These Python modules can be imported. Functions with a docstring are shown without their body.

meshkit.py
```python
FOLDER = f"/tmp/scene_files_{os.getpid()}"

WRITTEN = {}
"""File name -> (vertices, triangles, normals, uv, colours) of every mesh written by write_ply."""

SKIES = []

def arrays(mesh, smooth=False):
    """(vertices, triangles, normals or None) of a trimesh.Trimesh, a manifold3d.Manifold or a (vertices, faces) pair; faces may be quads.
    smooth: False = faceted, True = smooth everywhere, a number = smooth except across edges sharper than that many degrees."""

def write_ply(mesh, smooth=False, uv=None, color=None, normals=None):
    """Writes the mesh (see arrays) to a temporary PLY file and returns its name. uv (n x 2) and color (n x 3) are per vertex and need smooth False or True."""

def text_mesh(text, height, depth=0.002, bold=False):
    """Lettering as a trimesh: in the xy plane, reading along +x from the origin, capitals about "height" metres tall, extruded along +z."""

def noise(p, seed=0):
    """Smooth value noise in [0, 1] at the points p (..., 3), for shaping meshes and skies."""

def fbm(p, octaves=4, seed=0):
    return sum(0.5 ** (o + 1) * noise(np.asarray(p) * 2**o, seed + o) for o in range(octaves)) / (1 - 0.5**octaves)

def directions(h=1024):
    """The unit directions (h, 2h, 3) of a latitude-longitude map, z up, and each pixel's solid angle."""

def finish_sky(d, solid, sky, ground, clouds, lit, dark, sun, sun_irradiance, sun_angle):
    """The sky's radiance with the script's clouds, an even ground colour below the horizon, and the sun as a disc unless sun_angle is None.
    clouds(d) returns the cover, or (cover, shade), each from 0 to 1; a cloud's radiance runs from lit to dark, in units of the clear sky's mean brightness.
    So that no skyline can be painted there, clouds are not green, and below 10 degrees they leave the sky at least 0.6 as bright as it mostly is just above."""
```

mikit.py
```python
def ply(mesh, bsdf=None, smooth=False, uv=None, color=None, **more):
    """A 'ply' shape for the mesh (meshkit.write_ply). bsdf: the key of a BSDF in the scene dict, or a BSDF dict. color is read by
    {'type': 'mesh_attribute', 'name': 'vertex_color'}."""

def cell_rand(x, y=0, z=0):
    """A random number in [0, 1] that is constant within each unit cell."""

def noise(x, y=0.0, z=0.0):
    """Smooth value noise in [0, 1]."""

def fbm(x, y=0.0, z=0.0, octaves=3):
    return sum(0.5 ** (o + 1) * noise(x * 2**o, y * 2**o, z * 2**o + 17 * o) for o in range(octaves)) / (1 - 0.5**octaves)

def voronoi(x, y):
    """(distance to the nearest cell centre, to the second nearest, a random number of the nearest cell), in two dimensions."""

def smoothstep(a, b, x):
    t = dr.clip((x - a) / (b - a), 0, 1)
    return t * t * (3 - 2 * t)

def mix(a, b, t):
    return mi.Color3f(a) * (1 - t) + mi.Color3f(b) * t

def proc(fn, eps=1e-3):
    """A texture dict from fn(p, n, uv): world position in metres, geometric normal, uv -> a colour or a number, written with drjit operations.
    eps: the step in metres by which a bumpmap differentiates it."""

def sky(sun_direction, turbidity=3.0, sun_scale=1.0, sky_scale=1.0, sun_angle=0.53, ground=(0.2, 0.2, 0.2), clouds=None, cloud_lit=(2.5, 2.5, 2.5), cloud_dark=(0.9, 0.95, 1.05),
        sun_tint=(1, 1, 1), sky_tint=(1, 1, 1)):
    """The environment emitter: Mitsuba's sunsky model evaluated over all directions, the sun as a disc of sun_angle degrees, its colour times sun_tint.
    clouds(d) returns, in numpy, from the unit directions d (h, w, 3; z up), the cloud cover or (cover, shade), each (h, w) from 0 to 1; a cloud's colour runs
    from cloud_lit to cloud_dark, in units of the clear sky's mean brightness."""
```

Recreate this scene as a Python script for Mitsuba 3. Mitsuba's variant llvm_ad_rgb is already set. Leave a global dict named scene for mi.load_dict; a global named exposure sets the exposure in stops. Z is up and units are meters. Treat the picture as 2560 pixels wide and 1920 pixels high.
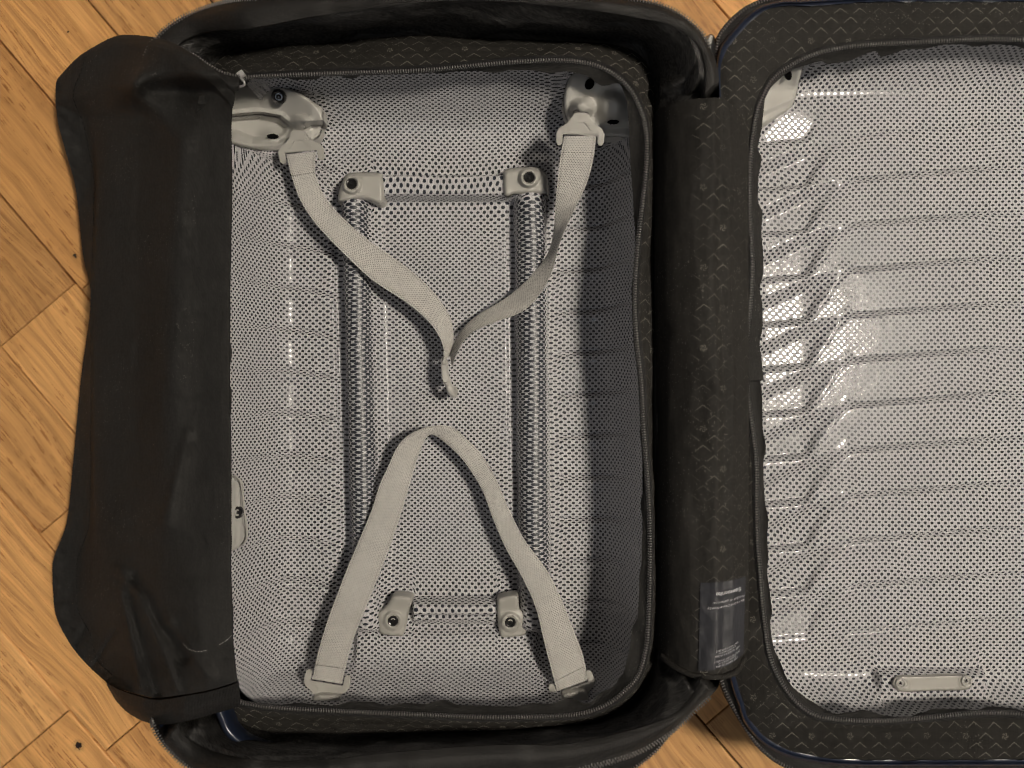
import math, random
import numpy as np, trimesh, drjit as dr, mitsuba as mi, mikit, meshkit
from shapely.geometry import Polygon, Point, LineString
from shapely import affinity
from scipy.spatial import Delaunay
from scipy.interpolate import PchipInterpolator, CubicSpline
from mikit import proc, noise, fbm, voronoi, cell_rand, smoothstep, mix

T = mi.ScalarTransform4f
rng = np.random.default_rng(7)
scene, labels = {}, {}

# ------------------------------------------------------------------ camera, lamps, exposure
H = 0.66                                    # the phone is held 66 cm above the floor boards, looking straight down
K = 0.6657 / 1280                           # metres per photo pixel and metre of distance
scene['camera'] = {'type': 'perspective', 'fov': math.degrees(2 * math.atan(0.6657)), 'fov_axis': 'x',
                   'near_clip': 0.02, 'far_clip': 20.0,
                   'to_world': T().look_at(origin=[0, 0, H], target=[0, 0, 0], up=[0, 1, 0])}
exposure = 0.34


def lamp(name, pos, r, rgb, label):
    m = trimesh.creation.icosphere(subdivisions=3, radius=r)
    m.apply_translation(pos)
    scene[name] = mikit.ply(m, 'lamp_glass', smooth=True, emitter={'type': 'area', 'radiance': {'type': 'rgb', 'value': list(map(float, rgb))}})
    labels[name] = {'label': label, 'category': 'lamp'}


scene['lamp_glass'] = {'type': 'diffuse', 'reflectance': {'type': 'rgb', 'value': [.8, .8, .8]}}
W = np.array([1.0, .905, .765])
lamp('globe_lamp', (0.89, 0.15, 1.95), 0.135, 203 * W, 'warm white globe lamp hanging to the right of the open suitcase')
lamp('globe_lamp_001', (-0.45, -1.7, 1.7), 0.25, 2.6 * np.array([.74, .86, 1.0]), 'large dim bluish globe lamp behind the lower edge of the suitcase')
scene['room_bounce'] = {'type': 'constant', 'radiance': {'type': 'rgb', 'value': [.115, .106, .100]}}


# ------------------------------------------------------------------ helpers
def P(px, py, z):
    """World point at height z that stands at photo pixel (px, py) (2560 x 1920)."""
    px, py, z = np.broadcast_arrays(np.asarray(px, float), np.asarray(py, float), np.asarray(z, float))
    s = (H - z) * K
    return np.stack([(px - 1280) * s, (960 - py) * s, z], -1)


def key(name, parent=None):
    base = f'{parent}__{name}' if parent else name
    k, i = base, 0
    while k in scene or k in labels:
        i += 1
        k = f'{base}_{i:03d}'
    return k


def add(name, mesh, mat, parent=None, smooth=30, uv=None, label=None, kind=None, color=None):
    k = key(name, parent)
    scene[k] = mikit.ply(mesh, mat, smooth=smooth, uv=uv) if color is None else mikit.ply(mesh, mat, smooth=smooth, uv=uv, color=color)
    d = {}
    if label: d['label'] = label
    if kind: d['kind'] = kind
    if d: labels[k] = d
    return k


def catmull(pts, n, closed=False):
    """n points along a centripetal Catmull-Rom curve through pts (any dimension), even in arc length."""
    p = np.asarray(pts, float)
    q = np.vstack([p[-2:], p, p[:3]]) if closed else np.vstack([2 * p[0] - p[1], p, 2 * p[-1] - p[-2]])
    out = []
    lo, hi = (1, len(q) - 3) if closed else (0, len(q) - 3)
    rngs = range(1, len(p) + 1) if closed else range(0, len(q) - 3)
    for i in rngs:
        a, b, c, d = q[i:i + 4]
        t0 = 0; t1 = t0 + max(np.linalg.norm(b - a), 1e-9) ** .5; t2 = t1 + max(np.linalg.norm(c - b), 1e-9) ** .5; t3 = t2 + max(np.linalg.norm(d - c), 1e-9) ** .5
        t = np.linspace(t1, t2, 24, endpoint=False)[:, None]
        A1 = (t1 - t) / (t1 - t0) * a + (t - t0) / (t1 - t0) * b
        A2 = (t2 - t) / (t2 - t1) * b + (t - t1) / (t2 - t1) * c
        A3 = (t3 - t) / (t3 - t2) * c + (t - t2) / (t3 - t2) * d
        B1 = (t2 - t) / (t2 - t0) * A1 + (t - t0) / (t2 - t0) * A2
        B2 = (t3 - t) / (t3 - t1) * A2 + (t - t1) / (t3 - t1) * A3
        out.append((t2 - t) / (t2 - t1) * B1 + (t - t1) / (t2 - t1) * B2)
    out = np.vstack(out + [p[:1] if closed else p[-1:]])
    L = np.r_[0, np.cumsum(np.linalg.norm(np.diff(out, axis=0), axis=1))]
    s = np.linspace(0, L[-1], n, endpoint=not closed)
    return np.stack([np.interp(s, L, out[:, k]) for k in range(out.shape[1])], -1)


def grid(G, wrap=False):
    """Mesh and uv (metres) of a grid of points G (rows, columns, 3)."""
    R, C = G.shape[:2]
    if wrap:
        G = np.concatenate([G, G[:, :1]], 1); C += 1
    i, j = np.meshgrid(np.arange(R - 1), np.arange(C - 1), indexing='ij')
    a = i * C + j
    f = np.stack([a, a + 1, a + C + 1, a + C], -1).reshape(-1, 4)
    du = np.linalg.norm(np.diff(G, axis=1), axis=2); dv = np.linalg.norm(np.diff(G, axis=0), axis=2)
    u = np.concatenate([np.zeros((R, 1)), np.cumsum(du, 1)], 1); v = np.concatenate([np.zeros((1, C)), np.cumsum(dv, 0)], 0)
    f = np.vstack([f[:, [0, 1, 2]], f[:, [0, 2, 3]]])
    return trimesh.Trimesh(G.reshape(-1, 3), f, process=False), np.stack([u, v], -1).reshape(-1, 2)


def rows(curves, n):
    """More rows between the given ones (shape-preserving)."""
    c = np.stack(curves)
    t = np.arange(len(c))
    return PchipInterpolator(t, c, axis=0)(np.linspace(0, len(c) - 1, n))


def ring(pts, th, c):
    """A closed loop in pixels, sampled at the given directions seen from c."""
    d = catmull(pts, 1600, closed=True)
    a = np.arctan2(d[:, 1] - c[1], d[:, 0] - c[0])
    o = np.argsort(a)
    a, d = a[o], d[o]
    a = np.r_[a[-1:] - 2 * np.pi, a, a[:1] + 2 * np.pi]; d = np.vstack([d[-1:], d, d[:1]])
    return np.stack([np.interp(th, a, d[:, k]) for k in (0, 1)], -1)


def lift(xy, z):
    return P(xy[:, 0], xy[:, 1], z)


def inset(xy, c, px):
    v = xy - np.asarray(c)
    return xy - v / np.linalg.norm(v, axis=1, keepdims=True) * px


def normals2(xy, closed=True):
    t = np.roll(xy, -1, 0) - np.roll(xy, 1, 0) if closed else np.gradient(xy, axis=0)
    t /= np.linalg.norm(t, axis=1, keepdims=True) + 1e-12
    return np.stack([t[:, 1], -t[:, 0]], -1)


def tube(path, r, sides=8, closed=False, rz=None):
    """A tube along a 3-D path, flat in z by rz."""
    p = np.asarray(path, float)
    t = (np.roll(p, -1, 0) - np.roll(p, 1, 0)) if closed else np.gradient(p, axis=0)
    t /= np.linalg.norm(t, axis=1, keepdims=True) + 1e-12
    a = np.cross(t, [0, 0, 1.0]); a /= np.linalg.norm(a, axis=1, keepdims=True) + 1e-12
    b = np.cross(a, t)
    ang = np.arange(sides) / sides * 2 * np.pi
    G = p[:, None] + r * np.cos(ang)[None, :, None] * a[:, None] + (rz or r) * np.sin(ang)[None, :, None] * b[:, None]
    G = np.concatenate([G, G[:, :1]], 1)
    if closed: G = np.concatenate([G, G[:1]], 0)
    return grid(G)


def teeth(path, spacing, size, sub=1, off=None, closed=False, wig=0.0):
    """Zip teeth along a 3-D path: small rounded pieces, size = half lengths (along, across, up)."""
    p = np.asarray(path, float)
    if closed: p = np.vstack([p, p[:1]])
    L = np.r_[0, np.cumsum(np.linalg.norm(np.diff(p, axis=0), axis=1))]
    n = int(L[-1] / spacing)
    s = (np.arange(n) + .5) * L[-1] / n
    c = np.stack([np.interp(s, L, p[:, k]) for k in range(3)], -1)
    t = np.gradient(c, axis=0); t /= np.linalg.norm(t, axis=1, keepdims=True) + 1e-12
    a = np.cross(t, [0, 0, 1.0]); a /= np.linalg.norm(a, axis=1, keepdims=True) + 1e-12
    b = np.cross(a, t)
    if off is not None: c = c + a * off
    c = c + a * (wig * (np.arange(n) % 2 - .5))[:, None]
    m = trimesh.creation.icosphere(subdivisions=sub, radius=1.0)
    v = m.vertices * np.asarray(size)
    V = c[:, None] + v[None, :, :1] * t[:, None] + v[None, :, 1:2] * a[:, None] + v[None, :, 2:] * b[:, None]
    F = (m.faces[None, :, ::-1] + (np.arange(n) * len(v))[:, None, None]).reshape(-1, 3)
    return trimesh.Trimesh(V.reshape(-1, 3), F, process=False)


def cat(*m):
    return trimesh.util.concatenate([trimesh.Trimesh(x.vertices, x.faces, process=False) for x in m])


def patch(outline, zfun, step=1.2e-3, drop=0.004, zref=0.03, smooth_outline=True):
    """A moulded plate: the outline (photo pixels at the height zref) filled with points whose height is zfun(px, py, d), d = metres from the edge; a skirt goes down at the edge."""
    s = (H - zref) * K
    pts = np.asarray(outline, float)
    b = catmull(pts, max(40, int(Polygon(pts).length * s / (step * .7))), closed=True) if smooth_outline else None
    if b is None:
        ls = LineString(np.vstack([pts, pts[:1]])); n = int(ls.length * s / (step * .7))
        b = np.array([ls.interpolate(k / n, normalized=True).coords[0] for k in range(n)])
    poly = Polygon(b).buffer(0)
    if poly.geom_type != 'Polygon': poly = max(poly.geoms, key=lambda g: g.area)
    x0, y0, x1, y1 = poly.bounds
    h = step / s
    gx, gy = np.meshgrid(np.arange(x0, x1, h), np.arange(y0, y1, h * .87))
    gx = gx + (np.arange(gx.shape[0]) % 2)[:, None] * h / 2
    import shapely
    g = np.stack([gx.ravel(), gy.ravel()], -1)
    inner = poly.buffer(-h * .55)
    g = g[shapely.contains_xy(inner, g[:, 0], g[:, 1])]
    rings_ = [b]
    q = np.vstack(rings_ + [g])
    tri = Delaunay(q).simplices
    cen = q[tri].mean(1)
    tri = tri[shapely.contains_xy(poly, cen[:, 0], cen[:, 1])]
    d = shapely.distance(shapely.points(q), poly.exterior) * s
    z = zfun(q[:, 0], q[:, 1], d)
    V = P(q[:, 0], q[:, 1], z)
    nb = len(b)
    low = V[:nb] - [0, 0, drop]
    i = np.arange(nb); j = (i + 1) % nb
    F = np.vstack([tri, np.stack([i, j, j + len(V)], -1), np.stack([i, j + len(V), i + len(V)], -1)])
    m = trimesh.Trimesh(np.vstack([V, low]), F, process=False)
    nz = np.cross(m.vertices[tri[:, 1]] - m.vertices[tri[:, 0]], m.vertices[tri[:, 2]] - m.vertices[tri[:, 0]])[:, 2]
    tri[nz < 0] = tri[nz < 0][:, ::-1]
    m.faces[:len(tri)] = tri
    return m


def ss(a, b, x):
    t = np.clip((x - a) / (b - a), 0, 1)
    return t * t * (3 - 2 * t)


def rnd(d, r):
    """Rounded edge: 0 at the edge, 1 from r inwards."""
    t = np.clip(d / r, 0, 1)
    return np.sqrt(1 - (1 - t) ** 2)


def revolve(profile, sides=28):
    m = trimesh.creation.revolve(np.asarray(profile, float), sections=sides)
    return m


def place(m, px, py, z, tilt=None):
    m = m.copy()
    if tilt is not None:
        m.apply_transform(trimesh.geometry.align_vectors([0, 0, 1], np.asarray(tilt, float) / np.linalg.norm(tilt)))
    m.apply_translation(P(px, py, z))
    return m


def fz(x, y, f, seed=0, oct=3):
    return meshkit.fbm(np.stack([np.asarray(x) * f[0], np.asarray(y) * f[1], np.zeros_like(np.asarray(x, float))], -1), oct, seed) - .5


# ------------------------------------------------------------------ materials
def rgb(*v): return {'type': 'rgb', 'value': list(map(float, v))}


PLANK_W = 0.0817
GA = math.radians(-49.6)                    # plank direction in the floor plane
GD = np.array([math.cos(GA), math.sin(GA)])
GN = np.array([-GD[1], GD[0]])


def wood(p, n, uv):
    a, c = uv.x, uv.y                       # along and across the grain, metres; the plank's number is in the whole steps of 10
    k = dr.floor(a / 10)
    a = a - 10 * k - 5
    r1, r2, r3 = cell_rand(k, 3), cell_rand(k, 11), cell_rand(k, 29)
    w = fbm(a * 7 + r1 * 90, c * 22 + r2 * 50, 1, 3) - .5
    cc = c + w * .020
    ringv = dr.sin((cc * (150 + 130 * r2) + a * (3 + 8 * (r3 - .5)) + 6 * fbm(a * 3.5, c * 30, r1 * 40, 2)) * 2)
    fine = noise(a * 26 + r3 * 40, cc * 950, r1 * 30)
    fine2 = noise(a * 70, cc * 2300 + 3, r2 * 30)
    pores = smoothstep(.66, .84, noise(a * 95 + r2 * 70, cc * 1500, r3 * 60)) * smoothstep(.30, .62, noise(a * 12, cc * 130, r1 * 99 + 5))
    tone = .54 + .40 * (ringv * .5) + .72 * (fine - .5) + .36 * (fine2 - .5)
    light, dark = mi.Color3f(.600, .330, .122), mi.Color3f(.350, .170, .058)
    col = mix(dark, light, dr.clip(tone, 0, 1))
    col = col * (.74 + .46 * r1)
    col = col * mix(mi.Color3f(1, .955, .90), mi.Color3f(1.0, 1.02, 1.05), r2)
    col = col * mix(mi.Color3f(1, 1, 1), mi.Color3f(.62, .50, .40), pores)
    # medullary streaks and old marks
    fleck = smoothstep(.73, .85, noise(a * 45 + 7, c * 700 + 9 * w, r3 * 20)) * smoothstep(.5, .75, noise(a * 5, c * 16, r2 * 20 + 3))
    col = mix(col, mi.Color3f(.26, .13, .045), .35 * fleck)
    for (x, y, rr) in KNOTS:
        d = dr.sqrt(dr.square(p.x - x) + dr.square(p.y - y)) + (noise(p.x * 900, p.y * 900) - .5) * rr * .5
        col = mix(col, mi.Color3f(.018, .010, .006), (1 - smoothstep(rr * .75, rr * 1.1, d)))
        col = col * (1 - .25 * (1 - smoothstep(rr, rr * 2.4, d)))
    return col


KNOTS = [(*P(163, 1892, .02)[:2], .0030), (*P(152, 628, .02)[:2], .0012), (*P(155, 632, .02)[:2], .0011), (*P(135, 52, .02)[:2], .0007)]
BUMP_W = proc(lambda p, n, uv: .00012 * noise(uv.x * 30, uv.y * 1100, 2.0) - .00016 * smoothstep(.70, .86, noise(uv.x * 95, uv.y * 1500, 5.0)) + .0003 * noise(uv.x * 9, uv.y * 40, 1.0), eps=2e-4)
scene['oak'] = {'type': 'bumpmap', 'arbitrary': BUMP_W, 'scale': 1.0,
                'bsdf': {'type': 'principled', 'base_color': proc(wood), 'roughness': proc(lambda p, n, uv: .40 + .18 * noise(p.x * 40, p.y * 40, 2.0)), 'specular': .42}}
scene['gap_dark'] = {'type': 'diffuse', 'reflectance': rgb(.012, .008, .005)}

PITCH = 0.0140                              # chevron print: cell width


def chevrons(p, amount):
    """The lining's print: rows of chevrons, every fourth of them a small whorl."""
    x, y = p.x / PITCH, -p.y / (PITCH * .5)
    j = dr.floor(y)
    v = (y - j) * .5                        # below the apex, in cell widths
    par = j - 2 * dr.floor(j / 2)
    xs = x + par * .5
    i = dr.floor(xs)
    u = xs - i - .5
    # whorls stand on every second column of every fourth row, and half way between in turn
    jj = j / 4
    on4 = dr.abs(jj - dr.round(jj)) < .1
    half = dr.abs(jj / 2 - dr.floor(jj / 2)) > .25
    ii = (i + dr.select(half, mi.Float(1), mi.Float(0))) / 2
    em = on4 & (dr.abs(ii - dr.round(ii)) < .1)
    w = .040 - .050 * dr.abs(u)
    line = (1 - smoothstep(.4, 1.0, dr.abs(v - dr.abs(u) * .82 - .05) / dr.maximum(w, .008))) * (1 - smoothstep(.30, .40, dr.abs(u)))
    r, a = dr.sqrt(u * u + dr.square(v - .22)), dr.atan2(v - .22, u)
    arms = dr.sin(5 * a + r * 46)
    whorl = smoothstep(-.15, .35, arms) * (1 - smoothstep(.155, .185, r)) * smoothstep(.035, .06, r)
    fade = .30 + .95 * smoothstep(.25, .68, fbm(p.x * 38, p.y * 38, 7.0, 3))
    return dr.select(em, whorl, line) * fade * amount


def black_cloth(base, weave, amp, chev=0.0, dust=.0, strip=False, ribs=False):
    def f(p, n, uv):
        t = noise(uv.x * weave, uv.y * weave * .9, 3.0) - .5
        streak = noise(p.x * 1500, p.y * 160, p.z * 300) - .5
        c = mi.Color3f(base) * (1 + amp * 2 * t + .38 * streak + .5 * (fbm(p.x * 22, p.y * 22, p.z * 22, 3) - .5))
        if chev:
            c = c + mi.Color3f(.072, .068, .058) * chevrons(p, chev) * (smoothstep(.124, .130, p.x) * (1 - .75 * smoothstep(.146, .152, p.x)) if strip else 1)  # on the strip, sheen that hides the print is put into this colour mask
        if ribs:
            c = c * (.62 + .76 * smoothstep(-.3, .6, dr.sin(uv.x * 6.283 / .0013)))
        if dust:
            d = smoothstep(.80, .93, noise(p.x * 1000, p.y * 1000, p.z * 1000)) * smoothstep(.5, .7, noise(p.x * 30, p.y * 30, 2.0))
            c = c + mi.Color3f(.10, .095, .085) * d * dust
        return dr.maximum(c, 0)
    return f


def cloth(name, base, weave=900, amp=.3, chev=0, dust=0, rough=.70, spec=.22, sheen=.25, bump=.00025, bweave=None, strip=False, ribs=False):
    bw = bweave or weave
    b = {'type': 'principled', 'base_color': proc(black_cloth(base, weave, amp, chev, dust, strip, ribs)), 'roughness': rough, 'specular': spec, 'sheen': sheen, 'sheen_tint': .3}
    if bump:
        b = {'type': 'bumpmap', 'arbitrary': proc(lambda p, n, uv: bump * (.5 * (dr.sin(uv.x * bw * 3.14) * dr.sin(uv.y * bw * 3.14)) + .9 * noise(uv.x * bw * .5, uv.y * bw * .5, 1.0)) + bump * 2.2 * fbm(uv.x * 130, uv.y * 130, 4.0, 2), eps=3e-4), 'scale': 1.0, 'bsdf': b}
    scene[name] = {'type': 'twosided', 'bsdf': b}


cloth('lining_cloth', (.0135, .0124, .0108), 1200, .25, chev=1.0, dust=.7)
cloth('plain_cloth', (.0150, .0144, .0135), 1500, .35, dust=.45, rough=.68, spec=.22, sheen=.3)
cloth('woven_nylon', (.0150, .0144, .0138), 700, .75, dust=.2, rough=.45, spec=.45, bump=.0004, bweave=720)
cloth('zip_tape', (.0065, .006, .006), 900, .3, rough=.6, spec=.3, sheen=.1)
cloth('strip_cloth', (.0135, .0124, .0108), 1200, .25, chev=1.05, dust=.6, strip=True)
cloth('rib_tape', (.0100, .0092, .0084), 900, .4, rough=.55, spec=.32, sheen=.12, ribs=True)
cloth('label_cloth', (.019, .0195, .0235), 1500, .1, rough=.55, spec=.4, bump=.0001)
scene['print_white'] = {'type': 'twosided', 'bsdf': {'type': 'diffuse', 'reflectance': rgb(.42, .42, .44)}}
scene['black_gloss'] = {'type': 'twosided', 'bsdf': {'type': 'principled', 'base_color': rgb(.008, .008, .008), 'roughness': .22, 'specular': .6}}
scene['teeth_black'] = {'type': 'twosided', 'bsdf': {'type': 'principled', 'base_color': rgb(.10, .098, .095), 'roughness': .28, 'specular': 1.0, 'metallic': .3}}
scene['hole_dark'] = {'type': 'diffuse', 'reflectance': rgb(.004, .004, .004)}
scene['chrome'] = {'type': 'twosided', 'bsdf': {'type': 'principled', 'base_color': rgb(.62, .61, .60), 'metallic': .75, 'roughness': .32, 'specular': .8}}
scene['navy_gloss'] = {'type': 'twosided', 'bsdf': {'type': 'principled', 'base_color': proc(lambda p, n, uv: mi.Color3f(.007, .0105, .022) * (.8 + .5 * noise(p.x * 90, p.y * 90, p.z * 90))), 'roughness': .24, 'specular': .6}}


def plastic(name, c, rough=.38):
    scene[name] = {'type': 'twosided', 'bsdf': {'type': 'bumpmap', 'arbitrary': proc(lambda p, n, uv: .00004 * noise(p.x * 2500, p.y * 2500, p.z * 2500), eps=2e-4), 'scale': 1.0,
                   'bsdf': {'type': 'principled', 'base_color': proc(lambda p, n, uv: mi.Color3f(c) * (.94 + .12 * fbm(p.x * 50, p.y * 50, p.z * 50, 2))), 'roughness': rough, 'specular': .45}}}


plastic('grey_plastic', (.300, .292, .268))
plastic('bright_plastic', (.345, .338, .316), .36)


def webbing(p, n, uv):
    b = uv.y / .00125
    j = dr.floor(b)
    a = uv.x / .0020 + .5 * (j - 2 * dr.floor(j / 2))
    fa, fb = a - dr.floor(a) - .5, b - j - .5
    dots = 1 - smoothstep(.10, .34, dr.sqrt(dr.square(fa * .8) + dr.square(fb * .75)))
    rim = dr.abs(dr.minimum(uv.x, .025 - uv.x) - .0017)
    return mi.Color3f(.485, .470, .440) * (1 - .62 * dots) * (.80 + .20 * smoothstep(.0003, .0009, rim)) * (.93 + .14 * fbm(uv.x * 200, uv.y * 200, 1.0, 2))


scene['strap_webbing'] = {'type': 'twosided', 'bsdf': {'type': 'bumpmap', 'arbitrary': proc(lambda p, n, uv: .00016 * dr.sin(uv.x * 5984) * dr.sin(uv.y * 5984), eps=1.5e-4), 'scale': 1.0,
                          'bsdf': {'type': 'principled', 'base_color': proc(webbing), 'roughness': .6, 'specular': .3, 'sheen': .2}}}
scene['thread_dark'] = {'type': 'twosided', 'bsdf': {'type': 'diffuse', 'reflectance': rgb(.10, .095, .085)}}


def stretched(p):
    """1 where the net is pulled tight over the two handle tubes."""
    l = 1 - smoothstep(.0095, .0125, dr.abs(p.x - RAIL_L[0] - p.y * RAIL_L[1]))
    r = 1 - smoothstep(.0100, .0130, dr.abs(p.x - RAIL_R[0] - p.y * RAIL_R[1]))
    return dr.maximum(l, r) * smoothstep(.026, .031, p.z) * smoothstep(.160, .150, dr.abs(p.y + .005))


RAIL_L = (-.1245, -.0300); RAIL_R = (.0168, -.0120)


def lattice(uv, a, b, rx, ry):
    """1 in the holes of the knitted net, and the squared distance from a hole's middle."""
    x = uv.x + .0011 * (fbm(uv.x * 18, uv.y * 18, 3.0, 2) - .5) * 4
    y = uv.y + .0011 * (fbm(uv.x * 18 + 40, uv.y * 18, 8.0, 2) - .5) * 4
    Y = y / b
    j = dr.floor(Y + .5)
    par = j - 2 * dr.floor(j / 2)
    X = x / a + .5 * par
    i = dr.floor(X)
    fx, fy = X - i - .5, Y - j
    jit = cell_rand(i, j, 5)
    d2 = dr.square(fx * a / rx) + dr.square(fy * b / (ry * (.85 + .3 * jit)))
    return d2, fx, fy


def net(name, a, b, rx, ry, knit, under, rough, dome, tight=0.0):
    hole = lambda p, uv: 1 - smoothstep(.72, 1.25, lattice(uv, a, b, rx, ry)[0] / ((1 + tight * stretched(p)) if tight else 1))
    def knitcol(p, n, uv):
        d2, fx, fy = lattice(uv, a, b, rx, ry)
        thread = .5 + .5 * dr.cos(fx * 6.283 * 3 + 1.2 * dr.sin(uv.y / b * 6.283))
        return mi.Color3f(knit) * (.80 + .26 * thread) * (.95 + .10 * noise(uv.x * 1500, uv.y * 1500, 2.0))
    scene[name] = {'type': 'twosided', 'bsdf': {'type': 'blendbsdf', 'weight': proc(lambda p, n, uv: hole(p, uv)),
        'bsdf_0': {'type': 'principled', 'base_color': proc(knitcol), 'roughness': .7, 'specular': .25, 'sheen': .15},
        'bsdf_1': {'type': 'bumpmap', 'arbitrary': proc(lambda p, n, uv: -dome * dr.minimum(lattice(uv, a, b, rx, ry)[0], 1.5), eps=1.5e-4), 'scale': 1.0,
                   'bsdf': {'type': 'principled', 'base_color': rgb(*under), 'roughness': proc(lambda p, n, uv: rough + .20 * stretched(p)) if tight else rough, 'specular': .55}}}}


net('net_lining', .00500, .00222, .00125, .00088, (.398, .392, .402), (.008, .011, .018), .24, .00001, 1.3)
net('net_lining_lid', .00520, .00250, .00125, .00095, (.385, .380, .388), (.009, .012, .021), .17, .000006)

# ------------------------------------------------------------------ floor of oak boards
slab = trimesh.creation.box((2.6, 2.4, .02)); slab.apply_translation((0, 0, -.0185))
k = add('floor', slab, 'gap_dark', smooth=False)
labels[k] = {'label': 'oak plank floor under the open suitcase', 'kind': 'structure'}


def gline(c):                               # across-coordinate of a board edge from its height in the photo at px = 0
    p = P(0, c, 0)
    return float(p[:2] @ GN)


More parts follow.
